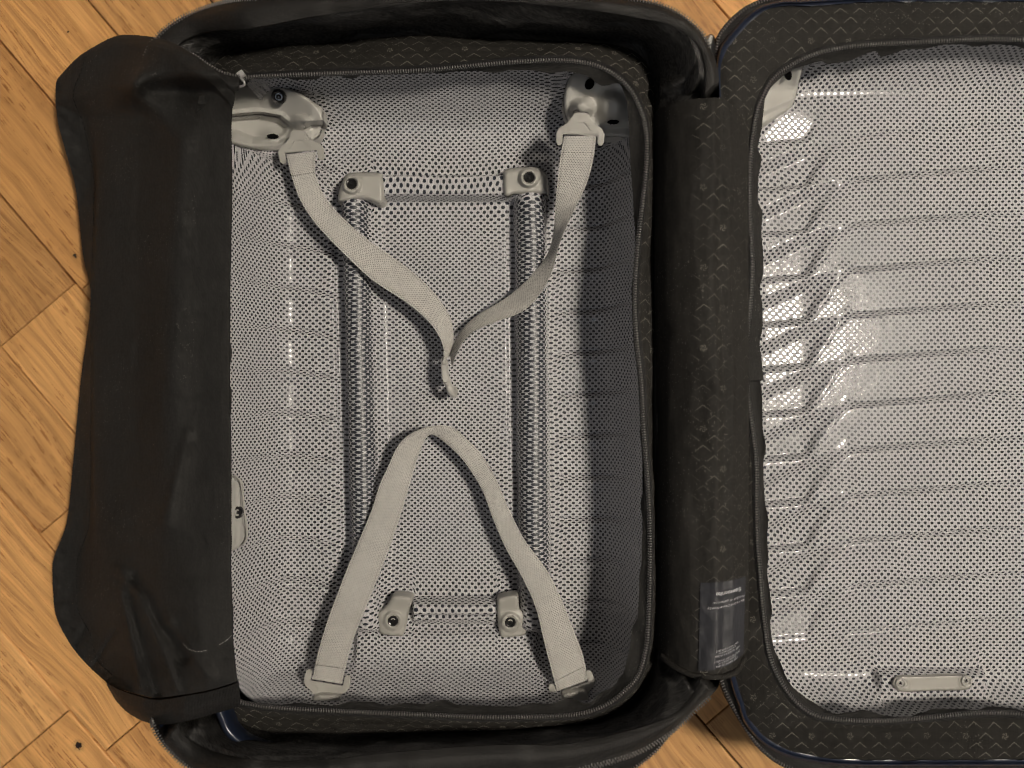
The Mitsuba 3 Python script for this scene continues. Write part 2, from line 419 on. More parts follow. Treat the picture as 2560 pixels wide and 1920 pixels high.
edges = sorted([gline(v) for v in (103, 488, 865, 1220, 1572, 1932)], reverse=True)
while edges[0] < 1.0: edges.insert(0, edges[0] + PLANK_W * (1 + .02 * math.sin(len(edges) * 7)))
while edges[-1] > -1.0: edges.append(edges[-1] - PLANK_W * (1 + .02 * math.sin(len(edges) * 5)))
JOINTS = {}
for (px, py) in ((90, 790), (130, 1308), (305, 1842), (62, 1870), (1797, 1785)):
    q = P(px, py, 0)[:2]
    JOINTS.setdefault(next(i for i in range(len(edges) - 1) if edges[i] >= q @ GN > edges[i + 1]), []).append(float(q @ GD))
number = 0
for i in range(len(edges) - 1):
    hi, lo = edges[i], edges[i + 1]
    cuts = sorted(JOINTS.get(i, [])) or [rng.uniform(-.4, .1)]
    s = cuts[0]
    while s > -1.1: s -= rng.uniform(.45, .55); cuts.insert(0, s)
    s = cuts[-1]
    while s < 1.1: s += rng.uniform(.45, .55); cuts.append(s)
    for a0, a1 in zip(cuts, cuts[1:]):
        g = .00055
        x0, x1, y0, y1 = a0 + g * .6, a1 - g * .6, lo + g * rng.uniform(.7, 1.5), hi - g
        mid = ((x0 + x1) / 2) * GD + (y0 + y1) / 2 * GN
        if abs(mid[0]) > .95 or abs(mid[1]) > .85: continue
        c, top = .0011, rng.uniform(-.0004, .0004)
        loops = [(0, -.008), (0, top - c), (c * .35, top - c * .3), (c, top)]
        V = []
        for ins, z in loops:
            for (xx, yy) in ((x0 + ins, y0 + ins), (x1 - ins, y0 + ins), (x1 - ins, y1 - ins), (x0 + ins, y1 - ins)):
                w = xx * GD + yy * GN
                V.append((w[0], w[1], z, xx, yy))
        F = []
        for r in range(3):
            for q in range(4):
                F.append((r * 4 + q, r * 4 + (q + 1) % 4, (r + 1) * 4 + (q + 1) % 4, (r + 1) * 4 + q))
        F.append((12, 13, 14, 15))
        V = np.array(V); F = np.array(F)
        m = trimesh.Trimesh(V[:, :3], np.vstack([F[:, [0, 1, 2]], F[:, [0, 2, 3]]]), process=False)
        uv = np.stack([V[:, 3] + 10 * number + 5, V[:, 4]], -1)
        add('plank', m, 'oak', 'floor', smooth=False, uv=uv)
        number += 1

# ------------------------------------------------------------------ the suitcase
S = 'suitcase'
labels[S] = {'label': 'open navy hard shell suitcase with silver mesh lining lying on the oak floor', 'category': 'suitcase'}
CL, CR = (1090, 970), (2480, 950)
th = np.linspace(-np.pi, np.pi, 1400, endpoint=False)

LO = [(405, 960), (400, 500), (372, 240), (360, 150), (392, 92), (440, 52), (490, 28), (578, 2), (700, -10), (1090, -16), (1450, -12), (1595, 0), (1632, 6), (1673, 20), (1705, 37), (1729, 55), (1753, 80), (1772, 112),
      (1787, 145), (1795, 174), (1799, 241), (1801, 700), (1801, 1300), (1801, 1650), (1797, 1714), (1784, 1732), (1764, 1752), (1734, 1779), (1710, 1803), (1676, 1832), (1600, 1879), (1490, 1915), (1350, 1945),
      (1000, 1968), (700, 1962), (540, 1946), (466, 1916), (415, 1869), (390, 1834), (378, 1800), (388, 1700), (402, 1500)]
LI = [(450, 960), (445, 500), (420, 260), (420, 160), (445, 111), (487, 88), (536, 77), (608, 72), (673, 62), (771, 43), (868, 29), (999, 12), (1100, 3), (1250, 3), (1349, 11), (1494, 27), (1602, 46), (1675, 62), (1736, 102),
      (1758, 150), (1764, 246), (1766, 700), (1766, 1300), (1762, 1650), (1745, 1715), (1700, 1775), (1640, 1806), (1553, 1832), (1407, 1862), (1293, 1862), (1195, 1865), (1000, 1880), (800, 1900), (640, 1900), (520, 1876), (450, 1828), (432, 1760), (446, 1500)]
L2 = [(500, 960), (498, 300), (500, 160), (560, 118), (700, 97), (868, 76), (1060, 66), (1205, 78), (1367, 89), (1458, 94), (1548, 92), (1615, 112), (1646, 174), (1652, 269), (1648, 700), (1648, 1300), (1650, 1600), (1632, 1700), (1590, 1760),
      (1510, 1800), (1400, 1820), (1200, 1838), (1000, 1845), (800, 1852), (640, 1842), (566, 1800), (530, 1730), (502, 1500)]
L4 = [(545, 960), (545, 300), (560, 175), (620, 150), (800, 135), (1060, 118), (1277, 116), (1430, 118), (1530, 138), (1595, 185), (1626, 270), (1632, 420), (1630, 700), (1630, 1000), (1638, 1300), (1636, 1560), (1618, 1680), (1570, 1750),
      (1490, 1798), (1380, 1815), (1200, 1820), (1000, 1815), (800, 1810), (650, 1800), (585, 1770), (555, 1690), (545, 1500)]
LC = [(566, 960), (566, 300), (572, 215), (608, 195), (706, 187), (868, 181), (1060, 174), (1168, 164), (1277, 154), (1385, 149), (1440, 152), (1494, 163), (1541, 188), (1577, 224), (1602, 272), (1613, 310), (1618, 350), (1616, 428), (1603, 545),
      (1593, 640), (1588, 740), (1592, 840), (1604, 951), (1610, 1068), (1620, 1200), (1626, 1350), (1624, 1500), (1619, 1603), (1613, 1635), (1602, 1676), (1587, 1703), (1557, 1733), (1530, 1755), (1489, 1775), (1449, 1786), (1394, 1791), (1212, 1794), (1060, 1788),
      (958, 1784), (828, 1778), (698, 1771), (633, 1763), (590, 1750), (570, 1700), (566, 1500)]
LL = [(574, 960), (574, 300), (582, 225), (612, 204), (706, 195), (868, 189), (1060, 181), (1168, 177), (1277, 175), (1367, 181), (1422, 187), (1475, 197), (1519, 208), (1544, 218), (1560, 252), (1568, 295), (1576, 350), (1582, 430), (1586, 545), (1584, 640),
      (1582, 740), (1586, 840), (1597, 951), (1602, 1068), (1604, 1200), (1604, 1330), (1597, 1475), (1585, 1572), (1564, 1650), (1541, 1722), (1482, 1744), (1384, 1758), (1293, 1758), (1000, 1758), (893, 1760), (763, 1767), (690, 1764), (640, 1756), (602, 1742), (582, 1700), (574, 1500)]
rLO, rLI, rL2, rL4, rLC, rLL = (ring(x, th, CL) for x in (LO, LI, L2, L4, LC, LL))
wv = lambda xy, f, seed: fz(xy[:, 0], xy[:, 1], (f, f), seed)


def xyn(G, amp, f, seed, oct=3):
    """Creases: moves the points of a grid by noise (metres)."""
    q = G.reshape(-1, 3)
    d = np.stack([meshkit.fbm(q * f + 31 * k, oct, seed + k) - .5 for k in range(3)], -1)
    return G + (d * amp).reshape(G.shape)


def box1(a, lo, hi, e0, e1):
    return ss(lo - e0, lo, a) * (1 - ss(hi, hi + e1, a))


# zip tape and ribbed band round the left half, then the expansion fabric folding down into the case
def low(xy):
    left = 1 - ss(470, 640, xy[:, 0])
    right = ss(1560, 1660, xy[:, 0]) * box1(xy[:, 1], 275, 1660, 40, 40)
    mid_ = box1(xy[:, 1], 230, 1775, 90, 40) * left
    return .028 * left + .034 * mid_ + .036 * right


zO = .130 + .004 * wv(rLO, .004, 1) - low(rLO)
zI = .133 + .008 * wv(rLI, .006, 2) - low(rLI)
# outer shell halves (navy)
def shell(outline, c, ztop, parent_label):
    o = lift(outline, ztop)
    cen = P(c[0], c[1], .11)[:2]
    out = [o]
    n = normals2(o[:, :2])
    sgn = np.sign(((o[:, :2] - cen) * n).sum(1).mean())
    n = n * sgn
    ztop = np.broadcast_to(ztop, (len(o),))
    for ins, z in ((.001, ztop - .004), (.0, ztop - .012), (.002, ztop - .03), (.006, .045), (.014, .02), (.026, .006), (.045, .0015)):
        q = o.copy(); q[:, :2] -= n * ins; q[:, 2] = z; out.append(q)
    q = out[-1].copy(); q[:, :2] = cen + (q[:, :2] - cen) * .02; out.append(q)
    return grid(np.stack(out), wrap=True)


m, uv = shell(rLO, CL, .122 - low(rLO), '')
shell_l = add('shell', m, 'navy_gloss', S, smooth=40, label='navy shell half holding the packing straps')

G = rows([lift(rLO, zO), lift((rLO * .5 + rLI * .5), zI + .002), lift(rLI, zI)], 9)
m, uv = grid(G, wrap=True)
band = add('zip_band', m, 'rib_tape', S, smooth=True, uv=uv)
z2 = .083 + .012 * wv(rL2, .005, 3)
mid = rLI * .62 + rL2 * .38
mid2 = rLI * .22 + rL2 * .78
G = rows([lift(rLI, zI - .0006), lift(mid, .119 + .014 * wv(mid, .007, 4) - low(mid) * .8), lift(mid2, .103 + .014 * wv(mid2, .009, 5) - low(mid2) * .5), lift(rL2, z2), lift(rL2 * .55 + rL4 * .45, .071 + 0 * z2)], 34)
G[2:-2] = xyn(G[2:-2], .011, 26, 11)
m, uv = grid(G, wrap=True)
add('expansion_fabric', m, 'woven_nylon', S, smooth=True, uv=uv)

# a bunched fold of the expansion fabric at the corner beside the hinge
q = np.linspace(0, 1, 70)
ly_ = np.array([88, 104, 128, 165, 205, 245, 282])
la = PchipInterpolator(ly_, [1694, 1686, 1676, 1659, 1651, 1650, 1652])(88 + 194 * q); lb = PchipInterpolator(ly_, [1712, 1722, 1738, 1752, 1758, 1761, 1763])(88 + 194 * q)
e = np.linspace(0, 1, 50)[None]
X_ = la[:, None] * (1 - e) + lb[:, None] * e; Y_ = np.broadcast_to((88 + 194 * q)[:, None], X_.shape)
Z_ = .096 + .020 * np.sin(np.clip(e, 0, 1) * 2.2) - .004 * ss(.7, 1, q)[:, None] + .004 * np.sin(Y_ / 11. + e * 5) * np.exp(-((Y_ - 205) / 55.) ** 2) + .004 * fz(X_, Y_, (.03, .03), 87)
m, uv = grid(P(X_, Y_, Z_))
add('expansion_fabric', m, 'woven_nylon', S, smooth=True, uv=uv)

# printed lining frame of the left half, down to its zip
z4 = .086 + .006 * wv(rL4, .008, 6)
zC = .0985 + .004 * wv(rLC, .004, 8)
oC = inset(rLC, CL, -9)
G = rows([lift(rL2 * .55 + rL4 * .45, .073 + 0 * z4), lift(rL4, z4), lift(rL4 * .5 + oC * .5, .093 + .007 * wv(rL4, .012, 9)), lift(oC, zC - .0006)], 22)
G[1:-1] = xyn(G[1:-1], .0035, 40, 21)
m, uv = grid(G, wrap=True)
add('lining_frame', m, 'lining_cloth', S, smooth=True, uv=uv)


def inner_zip(chain, c, zc, lip, zl, ruffle, name):
    o = inset(chain, c, -11); i = inset(chain, c, 9)
    G = rows([lift(o, zc - .0002), lift(chain, zc + .0006), lift(i, zc - .0004)], 7)
    m, uv = grid(G, wrap=True)
    z = add('inner_zip', m, 'zip_tape', S, smooth=True, uv=uv)
    path = lift(chain, zc + .0012)
    add('teeth', cat(teeth(path, .00190, (.00060, .0013, .00065), 1, closed=True), teeth(path, .00185, (.00035, .00055, .0004), 1, off=.0016, closed=True)), 'teeth_black', z, smooth=True, kind='stuff')
    # the lip inside the zip, ruffled where it is sewn to the net
    G = rows([lift(i, zc - .0006), lift(i * .5 + lip * .5, zl + .002), lift(lip, zl)], 10)
    k = np.linspace(0, 1, 10)[:, None]
    q = fz(np.cumsum(np.r_[0, np.linalg.norm(np.diff(lip, axis=0), axis=1)]), np.zeros(len(lip)), (.022, 1), 5, 1)
    G[..., 2] += ruffle * k * q[None]
    G[..., :2] *= 1 + (k * q[None] * .016)[..., None] * (np.abs(G[..., :2]) > .05)
    m, uv = grid(G, wrap=True)
    add('zip_lip', m, 'plain_cloth', S, smooth=True, uv=uv)
    return z


z_left = inner_zip(rLC, CL, zC, rLL, .0925 + 0 * zC, .007, 'l')

# outer zip teeth of the left half (upper chain, and the lower expansion chain at the bottom right corner)
sel = np.ones(len(th), bool)
pth = lift(inset(rLO, CL, 4), zO + .0012)
ang_ok = ~((rLO[:, 0] > 1776) & (rLO[:, 1] > 110) & (rLO[:, 1] < 1752))
run = np.where(ang_ok)[0]
brk = np.where(np.diff(run) > 1)[0]
order = np.r_[run[brk[0] + 1:], run[:brk[0] + 1]] if len(brk) else run
tm = cat(teeth(pth[order], .0021, (.0006, .0017, .0009), 1, wig=.0006), teeth(lift(inset(rLO, CL, -3), zO + .0006)[order], .0021, (.00055, .0012, .0007), 1))
add('teeth', tm, 'teeth_black', band, smooth=True, kind='stuff')
lowz = np.array([(1722, 1792), (1700, 1812), (1676, 1838), (1661, 1855), (1647, 1873), (1629, 1890), (1611, 1905), (1593, 1917), (1540, 1945), (1400, 1975), (1100, 1990)])
lowc = catmull(lowz, 260)
n2 = -normals2(lowc, False)
G = rows([lift(lowc, .108 + 0 * lowc[:, 0]), lift(lowc + n2 * 16, .112 + 0 * lowc[:, 0]), lift(lowc + n2 * 60, .116 + 0 * lowc[:, 0])], 6)
m, uv = grid(G)
z2k = add('expansion_zip', m, 'zip_tape', S, smooth=True, uv=uv)
add('teeth', teeth(lift(lowc + n2 * 2, .1100), .0021, (.0006, .0016, .0009), 1), 'teeth_black', z2k, smooth=True, kind='stuff')

# navy rim of the shell that shows at the lower left inside the expansion fabric
arc = catmull([(536, 1776), (545, 1797), (561, 1833), (600, 1870), (666, 1896), (731, 1908), (840, 1912), (960, 1912)], 120)
na = normals2(arc, False)
sg = -np.sign(na[60, 1])
G = rows([lift(arc - sg * 0 * na, .1075), lift(arc + sg * 7 * na, .1115), lift(arc + sg * 18 * na, .110), lift(arc + sg * 34 * na, .102), lift(arc + sg * 46 * na, .090)], 14)
m, uv = grid(G)
add('rim_trim', m, 'navy_gloss', shell_l, smooth=True, label='glossy navy rim showing under the lower left corner')

# ---------------- right half
mir = lambda L, xc: L + [(2 * xc - x, y) for (x, y) in L[::-1]]
RO = mir([(2300, -22), (2060, -16), (1960, -14), (1898, 0), (1861, 17), (1837, 36), (1813, 60), (1795, 86), (1789, 112), (1786, 160), (1784, 300), (1784, 700), (1784, 1300), (1786, 1640), (1796, 1690), (1801, 1707), (1813, 1738), (1826, 1765), (1842, 1792), (1864, 1828), (1885, 1859), (1913, 1888), (1940, 1908),
          (1980, 1926), (2060, 1944), (2300, 1950)], 2480)
RN = mir([(2300, 3), (2206, 4), (2011, 14), (1960, 15), (1910, 28), (1873, 54), (1849, 80), (1825, 108), (1810, 132), (1803, 166), (1801, 300), (1801, 700), (1803, 1300), (1812, 1600), (1835, 1687), (1844, 1721), (1855, 1750), (1867, 1788), (1885, 1815), (1913, 1844), (1945, 1864), (1992, 1882), (2089, 1898), (2206, 1902), (2300, 1901)], 2480)
RC = mir([(2440, 97), (2283, 105), (2167, 111), (2089, 121), (2031, 136), (1972, 165), (1933, 195), (1910, 233), (1894, 272), (1883, 331), (1875, 408), (1873, 506), (1879, 622), (1880, 690), (1871, 796), (1863, 873), (1865, 951), (1875, 1029), (1889, 1145), (1891, 1262), (1893, 1350), (1898, 1416), (1910, 1552),
          (1924, 1642), (1949, 1700), (1988, 1754), (2031, 1786), (2089, 1799), (2206, 1803), (2322, 1795), (2440, 1784)], 2480)
RL = mir([(2440, 112), (2283, 125), (2206, 134), (2089, 152), (2037, 164), (1979, 176), (1940, 205), (1922, 228), (1911, 262), (1907, 303), (1903, 345), (1897, 400), (1898, 506), (1900, 622), (1902, 700), (1904, 796), (1905, 873), (1906, 951), (1908, 1029), (1912, 1145), (1916, 1262), (1918, 1350), (1920, 1416), (1930, 1552), (1943, 1642),
          (1962, 1692), (2005, 1740), (2045, 1766), (2089, 1775), (2206, 1786), (2322, 1784), (2440, 1774)], 2480)
rRO, rRN, rRC, rRL = (ring(x, th, CR) for x in (RO, RN, RC, RL))
m, uv = shell(rRO, CR, .098, '')
shell_r = add('shell', m, 'navy_gloss', S, smooth=40, label='navy lid half with the plain mesh lining')
zRO = .099 + .002 * wv(rRO, .004, 41)
oRN = inset(rRN, CR, -14)
G = rows([lift(rRO, zRO), lift(rRO * .6 + rRN * .4, zRO + .002), lift(oRN, .102)], 7)
m, uv = grid(G, wrap=True)
band_r = add('zip_band', m, 'rib_tape', S, smooth=True, uv=uv)
# glossy navy piping with an uneven inner edge
wob = 5 * fz(np.cumsum(np.r_[0, np.linalg.norm(np.diff(rRN, axis=0), axis=1)]), np.zeros(len(rRN)), (.028, 1), 9)
rRN2 = inset(rRN, CR, 1) + (rRN - np.array(CR)) / np.linalg.norm(rRN - np.array(CR), axis=1, keepdims=True) * wob[:, None] * 1.6
G = rows([lift(inset(rRN, CR, -16), .1015), lift(inset(rRN, CR, -14), .1055), lift(inset(rRN, CR, -9), .107), lift(inset(rRN, CR, -6), .1045), lift(rRN2, .1032)], 12)
m, uv = grid(G, wrap=True)
add('rim_trim', m, 'navy_gloss', shell_r, smooth=True, label='glossy navy piping round the lid rim')
tm = teeth(lift(inset(rRO, CR, 5), zRO + .0012), .0021, (.0006, .0016, .0009), 1, closed=True)
add('teeth', tm, 'teeth_black', band_r, smooth=True, kind='stuff')
zRC = .1005 + .002 * wv(rRC, .004, 43)
oRC = inset(rRC, CR, -9)
G = rows([lift(rRN2 + (rRN2 - np.array(CR)) * .004, .1012), lift(rRN2 * .6 + oRC * .4, .1030 + .004 * wv(rRN, .012, 44)), lift(rRN2 * .25 + oRC * .75, .1022 + .004 * wv(rRC, .012, 45)), lift(oRC, zRC - .0006)], 22)
G[1:-1] = xyn(G[1:-1], .0022, 36, 51)
m, uv = grid(G, wrap=True)
add('lining_frame', m, 'lining_cloth', S, smooth=True, uv=uv)
z_right = inner_zip(rRC, CR, zRC, rRL, .0945 + 0 * zRC, .007, 'r')


# ---------------- net linings as sheets with their real relief
def lining(x0, x1, y0, y1, rc, zf, zt, w, relief, zplane, step, mat, label, under=(), fade=.010, seats=(), follow=.9, rough=.0006):
    xs = np.arange(x0, x1 + step / 2, step); ys = np.arange(y1, y0 - step / 2, -step)
    X, Y = np.meshgrid(xs, ys)
    cx, cy, hx, hy = (x0 + x1) / 2, (y0 + y1) / 2, (x1 - x0) / 2, (y1 - y0) / 2
    qx, qy = np.abs(X - cx) - hx + rc, np.abs(Y - cy) - hy + rc
    d = -(np.hypot(np.maximum(qx, 0), np.maximum(qy, 0)) + np.minimum(np.maximum(qx, qy), 0) - rc)
    t = np.clip(d / w, 0, 1)
    Z = zf + (zt - zf) * (1 - t) ** 2.6
    s = (H - zplane) * K
    U, V = X / s + 1280, 960 - Y / s
    Zw = Z.copy()
    Z = Z + relief(U, V, d) * ss(.002, fade, d)
    for (u0, u1, v0, v1, h) in seats:
        k = box1(U, u0, u1, 16, 16) * box1(V, v0, v1, 14, 18)
        Z = Z * (1 - k) + h * k
    Z = Z + rough * fz(X, Y, (60, 60), 3) + .58 * rough * fz(X, Y, (190, 190), 6, 2)
    import shapely
    for pts in under:                               # the net is cut away under the moulded housings
        sz = (H - np.minimum(Z, .075)) * K
        inside = shapely.contains_xy(Polygon(pts).buffer(-6), X / sz + 1280, 960 - Y / sz)
        Z = np.where(inside, np.minimum(Z, zf + .002), Z)
    Gp = np.stack([X, Y, Z], -1)
    m, _ = grid(Gp)
    from scipy.ndimage import gaussian_filter1d

    def arc(A, axis):
        c = np.cumsum(np.hypot(step, np.diff(A, axis=axis)), axis)
        return np.concatenate([np.zeros_like(np.take(c, [0], axis)), c], axis)
    # the net follows the walls; over ribs and tubes it is drawn tight on the crests and gathers on the slopes, without wandering along the cloth
    def along(axis):
        w = arc(Zw, axis); ex = arc(Z, axis) - w
        return w + follow * (ex - gaussian_filter1d(ex, .016 / step, axis=axis, mode='nearest'))
    u, v = along(1), along(0)
    ci, ri = len(xs) // 2, len(ys) // 2
    u = u - u[:, ci:ci + 1]; v = v - v[ri:ri + 1]
    f = m.faces
    cen = d.ravel()[f].min(1)
    m.update_faces(cen > -.001)
    add('mesh_lining', m, mat, S, smooth=True, uv=np.stack([u, v], -1).reshape(-1, 2) + 1.0, label=label)
    return X, Y, Z


def box1(a, lo, hi, e0, e1):
    return ss(lo - e0, lo, a) * (1 - ss(hi, hi + e1, a))


def relief_left(U, V, d):
    cl = 886 + (V - 500) * .030
    cr = 1326 + (V - 500) * .012
    al, ar = U - cl, U - cr
    along = box1(V, 470, 1560, 12, 40)
    ell = lambda a, w: np.sqrt(np.clip(1 - (a / w) ** 2, 0, 1)) ** .8
    rail_l = np.maximum(ell(al, 36.), .62 * ss(-36, -28, al) * (1 - ss(14, 68, al))) * along
    rail_r = ell(ar, 40.) * along
    bar = box1(V, 442, 490, 6, 7) * box1(U, 930, 1290, 10, 10)
    bar2 = box1(U, 1034, 1238, 9, 9) * (box1(V, 1512, 1532, 9, 8) * .40 + box1(V, 1508, 1546, 10, 30) * .75)
    plat = box1(U, 892, 1338, 14, 14) * ss(1572, 1600, V) * ss(.004, .030, d)
    z = np.maximum.reduce([.0210 * rail_l, .0210 * rail_r, 0.0165 * bar, .0130 * bar2, .0085 * plat])
    # pressed ribs of the shell showing through
    side = np.maximum(1 - ss(800, 850, U), ss(1385, 1410, U)) + .3 * np.exp(-((U - 1105) / 130.) ** 2) * (1 - ss(380, 430, V))
    ph = (V - 514 + 14 * np.sin((U - 580) / 75.) - .05 * (U - 700)) / 106.
    fr = (ph - np.round(ph)) * 106
    z = z + side * (-.0034 * np.exp(-(fr / 4.5) ** 2) + .0024 * np.exp(-((fr - 15) / 13.) ** 2))
    z = z - .004 * box1(al, -62, -40, 8, 3) * along - .0015 * box1(ar, -58, -40, 8, 2) * along
    return z


def top_(V): return ss(255, 420, V) * (1 - ss(1470, 1660, V))


def relief_right(U, V, d):
    U2 = np.where(U > 2370, 2 * 2370 - U, U)        # the ribs run into the same curves on the far side
    S1 = 1 - ss(2010, 2135, U2)
    base = V + .085 * (np.minimum(U, 2480) - 2300)
    ps = (base - 118 * S1 - 322) / 113.                                 # the grooves: level at the side, sweeping up to the middle
    pb = (base - .36 * np.maximum(2135 - U2, 0) - 326) / 113.           # the slopes: straight and slantwise from the side to the middle
    sf = lambda x, w: np.floor(x) + ss(1 - w, 1, x - np.floor(x))
    side = 1 - ss(2000, 2140, U2)
    f = ps - np.floor(ps)
    turn = ss(2015, 2050, U2) * (1 - ss(2110, 2145, U2))
    z = .0066 * (sf(ps, .07 + .35 * turn) - sf(pb, .20 + .14 * side)) * np.where(U2 < 2140, 1, 0) * side
    z = z - (.0034 - .0012 * side) * (1 - .75 * turn) * np.exp(-(np.minimum(f, 1 - f) * 113 / 4.2) ** 2) * (1 - .5 * ss(2430, 2520, U))
    z = z * top_(V)
    return z


ZF, ZR = .018, .045
H_TL = [(545, 240), (572, 222), (600, 212), (640, 208), (680, 212), (721, 221), (748, 231), (780, 252), (806, 272), (809, 296), (806, 322), (797, 343), (770, 358), (740, 372), (703, 379), (648, 378), (612, 373), (579, 364), (550, 352), (538, 300)]
H_TR = [(1432, 178), (1418, 206), (1409, 236), (1408, 268), (1416, 300), (1432, 330), (1465, 345), (1520, 344), (1585, 342), (1592, 300), (1588, 250), (1575, 205), (1540, 172), (1480, 165)]
H_LID = [(1890, 150), (2010, 150), (2007, 172), (1998, 205), (1989, 243), (1978, 268), (1945, 290), (1905, 314), (1880, 318)]
SIDE = [(560, 1190), (588, 1190), (601, 1206), (608, 1262), (616, 1345), (603, 1366), (585, 1376), (560, 1380)]
XL, YL, ZL = lining(-.2125, .0985, -.2460, .2385, .042, ZF, .081, .036, relief_left, .030, .0012, 'net_lining', 'silver grey mesh lining over the handle tubes', (H_TL, H_TR))
XR, YR, ZRr = lining(.174, .524, -.2570, .2585, .066, ZR, .084, .032, relief_right, ZR, .0009, 'net_lining_lid', 'silver grey mesh lining over the ribbed lid', (H_LID,), .012, ((2192, 2442, 1680, 1735, .0555),), 1.0, .00016)


def zleft(px, py):
    """Height of the left lining under photo pixels."""
    z = np.full(np.shape(px), .03)
    for _ in range(12):
        w = P(px, py, z)
        j = np.clip(np.round((w[..., 0] - XL[0, 0]) / .0012).astype(int), 0, XL.shape[1] - 1); i = np.clip(np.round((YL[0, 0] - w[..., 1]) / .0012).astype(int), 0, XL.shape[0] - 1)
        z = .5 * z + .5 * ZL[i, j]
    return z


# ---------------- screws
CUP = [(0, .0016), (.0010, .0014), (.0016, .0002), (.0024, .0002), (.0029, .0016), (.0038, .0020), (.0046, .0010), (.0049, -.004)]


def screw(px, py, z, parent, r=.0046, tilt=None, mat='black_gloss'):
    m = revolve(np.array(CUP) * (r / .0046))
    return add('screw', place(m, px, py, z, tilt), mat, parent, smooth=35)


# ---------------- handle brackets
def bracket(outline, base, hgt, boss, slope=None, boss_h=.004, r=.0072, edge=.004):
    bx, by = boss
    s = (H - base - hgt) * K

    def zf(px, py, d):
        z = base + hgt * (.35 + .65 * rnd(d, edge))
        if slope: z = z + slope(px, py)
        e = np.hypot(px - bx, py - by) * s
        z = z + boss_h * (1 - ss(r - .0008, r + .0016, e)) - (boss_h * .55) * (1 - ss(r - .0030, r - .0022, e))
        return z
    m = patch(outline, zf, step=.0008, drop=hgt + .006, zref=base + hgt)
    k = add('handle_bracket', m, 'grey_plastic', S, smooth=50)
    screw(bx, by, base + hgt + boss_h * .45 + (slope(np.array([bx]), np.array([by]))[0] if slope else 0), k, r=.0042)
    return k


def o2(pts):  # outlines with harder corners: every corner twice, close together
    pts = np.asarray(pts, float); out = []
    for i in range(len(pts)):
        a, b, c = pts[i - 1], pts[i], pts[(i + 1) % len(pts)]
        out += [b + (a - b) * min(.25, 4 / np.linalg.norm(a - b)), b + (c - b) * min(.25, 4 / np.linalg.norm(c - b))]
    return out


bracket(o2([(868, 433), (957, 433), (962, 505), (948, 514), (923, 503), (896, 501), (843, 506), (848, 472), (857, 447)]), .024, .0165, (879, 460), boss_h=.0052)
bracket(o2([(1258, 425), (1323, 416), (1352, 419), (1369, 441), (1372, 494), (1363, 488), (1282, 488), (1274, 494), (1258, 491)]), .024, .0165, (1322, 444), boss_h=.0058)
sl = lambda c: (lambda px, py: .0055 * (1 - ss(1490, 1530, py)) - .0035 * ss(1545, 1580, py))
bracket(o2([(983, 1487), (1033, 1493), (1020, 1533), (1008, 1590), (948, 1584), (944, 1531), (964, 1517)]), .0270, .0060, (983, 1552), slope=sl(0), boss_h=.0030)
bracket(o2([(1243, 1495), (1295, 1485), (1298, 1522), (1311, 1531), (1316, 1586), (1251, 1594)]), .0270, .0060, (1276, 1555), slope=sl(0), boss_h=.0030)


# ---------------- wheel housings (moulded grey plastic in the corners)
def hole(px, py, z, rx, ry, parent, tilt=None):
    m = trimesh.creation.cylinder(1.0, .0015, sections=28)
    m.apply_scale([rx, ry, 1]);
    add('hole', place(m, px, py, z, tilt), 'hole_dark', parent, smooth=30)


BASIN = Polygon([(500, 300), (579, 294), (648, 288), (698, 296), (722, 316), (714, 336), (694, 350), (632, 352), (590, 336), (500, 326)]).buffer(6).buffer(-6)


def housing_tl(px, py, d):
    import shapely
    q = shapely.points(px, py)
    inn = np.where(shapely.contains_xy(BASIN, px, py), shapely.distance(q, BASIN.exterior), 0)
    out = np.where(shapely.contains_xy(BASIN, px, py), 0, shapely.distance(q, BASIN.exterior))
    up = 1 - ss(300, 316, py)
    z = .027 + .006 * rnd(d, .003)
    z = z + up * (.010 * ss(2, 9, out) + .019 * np.clip((out - 20) / 62., 0, 1))            # a step, then the back leaning away
    z = z + .006 * (1 - up) * ss(0, 16, out) * (1 - ss(352, 378, py))
    z = z - .009 * ss(0, 12, inn)
    z = z + .0075 * np.exp(-(((px - 682) / 24.) ** 2 + ((py - 338) / 14.) ** 2))             # the drain boss
    z = z + .010 * np.exp(-(((px - 753) / 24.) ** 2 + ((py - 306) / 17.) ** 2) ** 2)         # the strap socket
    return z - .004 * ss(775, 805, px)


k = add('wheel_housing', patch(H_TL, housing_tl, step=.0009, drop=.012, zref=.036), 'bright_plastic', S, smooth=True, label='grey wheel housing with a black screw beside the rolled flap')
screw(697, 242, .0565, k, r=.0056, tilt=(0.1, -.75, 1))
hole(682, 341, .0372, .0046, .0018, k)


def housing_tr(px, py, d):
    z = .049 + .006 * rnd(d, .004)
    z = z + .018 * (1 - ss(180, 310, py)) + .005 * ss(1480, 1570, px)
    z = z + .016 * np.exp(-(((px - 1457) / 26.) ** 2 + ((py - 268) / 20.) ** 2) ** 2)
    z = z + .010 * np.exp(-(((px - 1530) / 34.) ** 2 + ((py - 270) / 36.) ** 2) ** 2)
    z = z - .006 * ss(302, 322, py) * ss(1490, 1515, px)
    return z


k = add('wheel_housing', patch(H_TR, housing_tr, step=.0009, drop=.012, zref=.042), 'bright_plastic', S, smooth=True, label='shaded grey wheel housing at the upper right of the packing half')
hole(1474, 210, .0722, .0033, .0042, k, tilt=(.15, -.5, 1))
hole(1533, 305, .0640, .0045, .0016, k)


def housing_lid(px, py, d):
    z = .054 + .005 * rnd(d, .003)
    z = z + .022 * (1 - ss(165, 230, py)) + .010 * (1 - ss(1908, 1985, px))
    z = z - .005 * ss(0, 14, (py - 262) + .42 * (px - 1945))
    return z


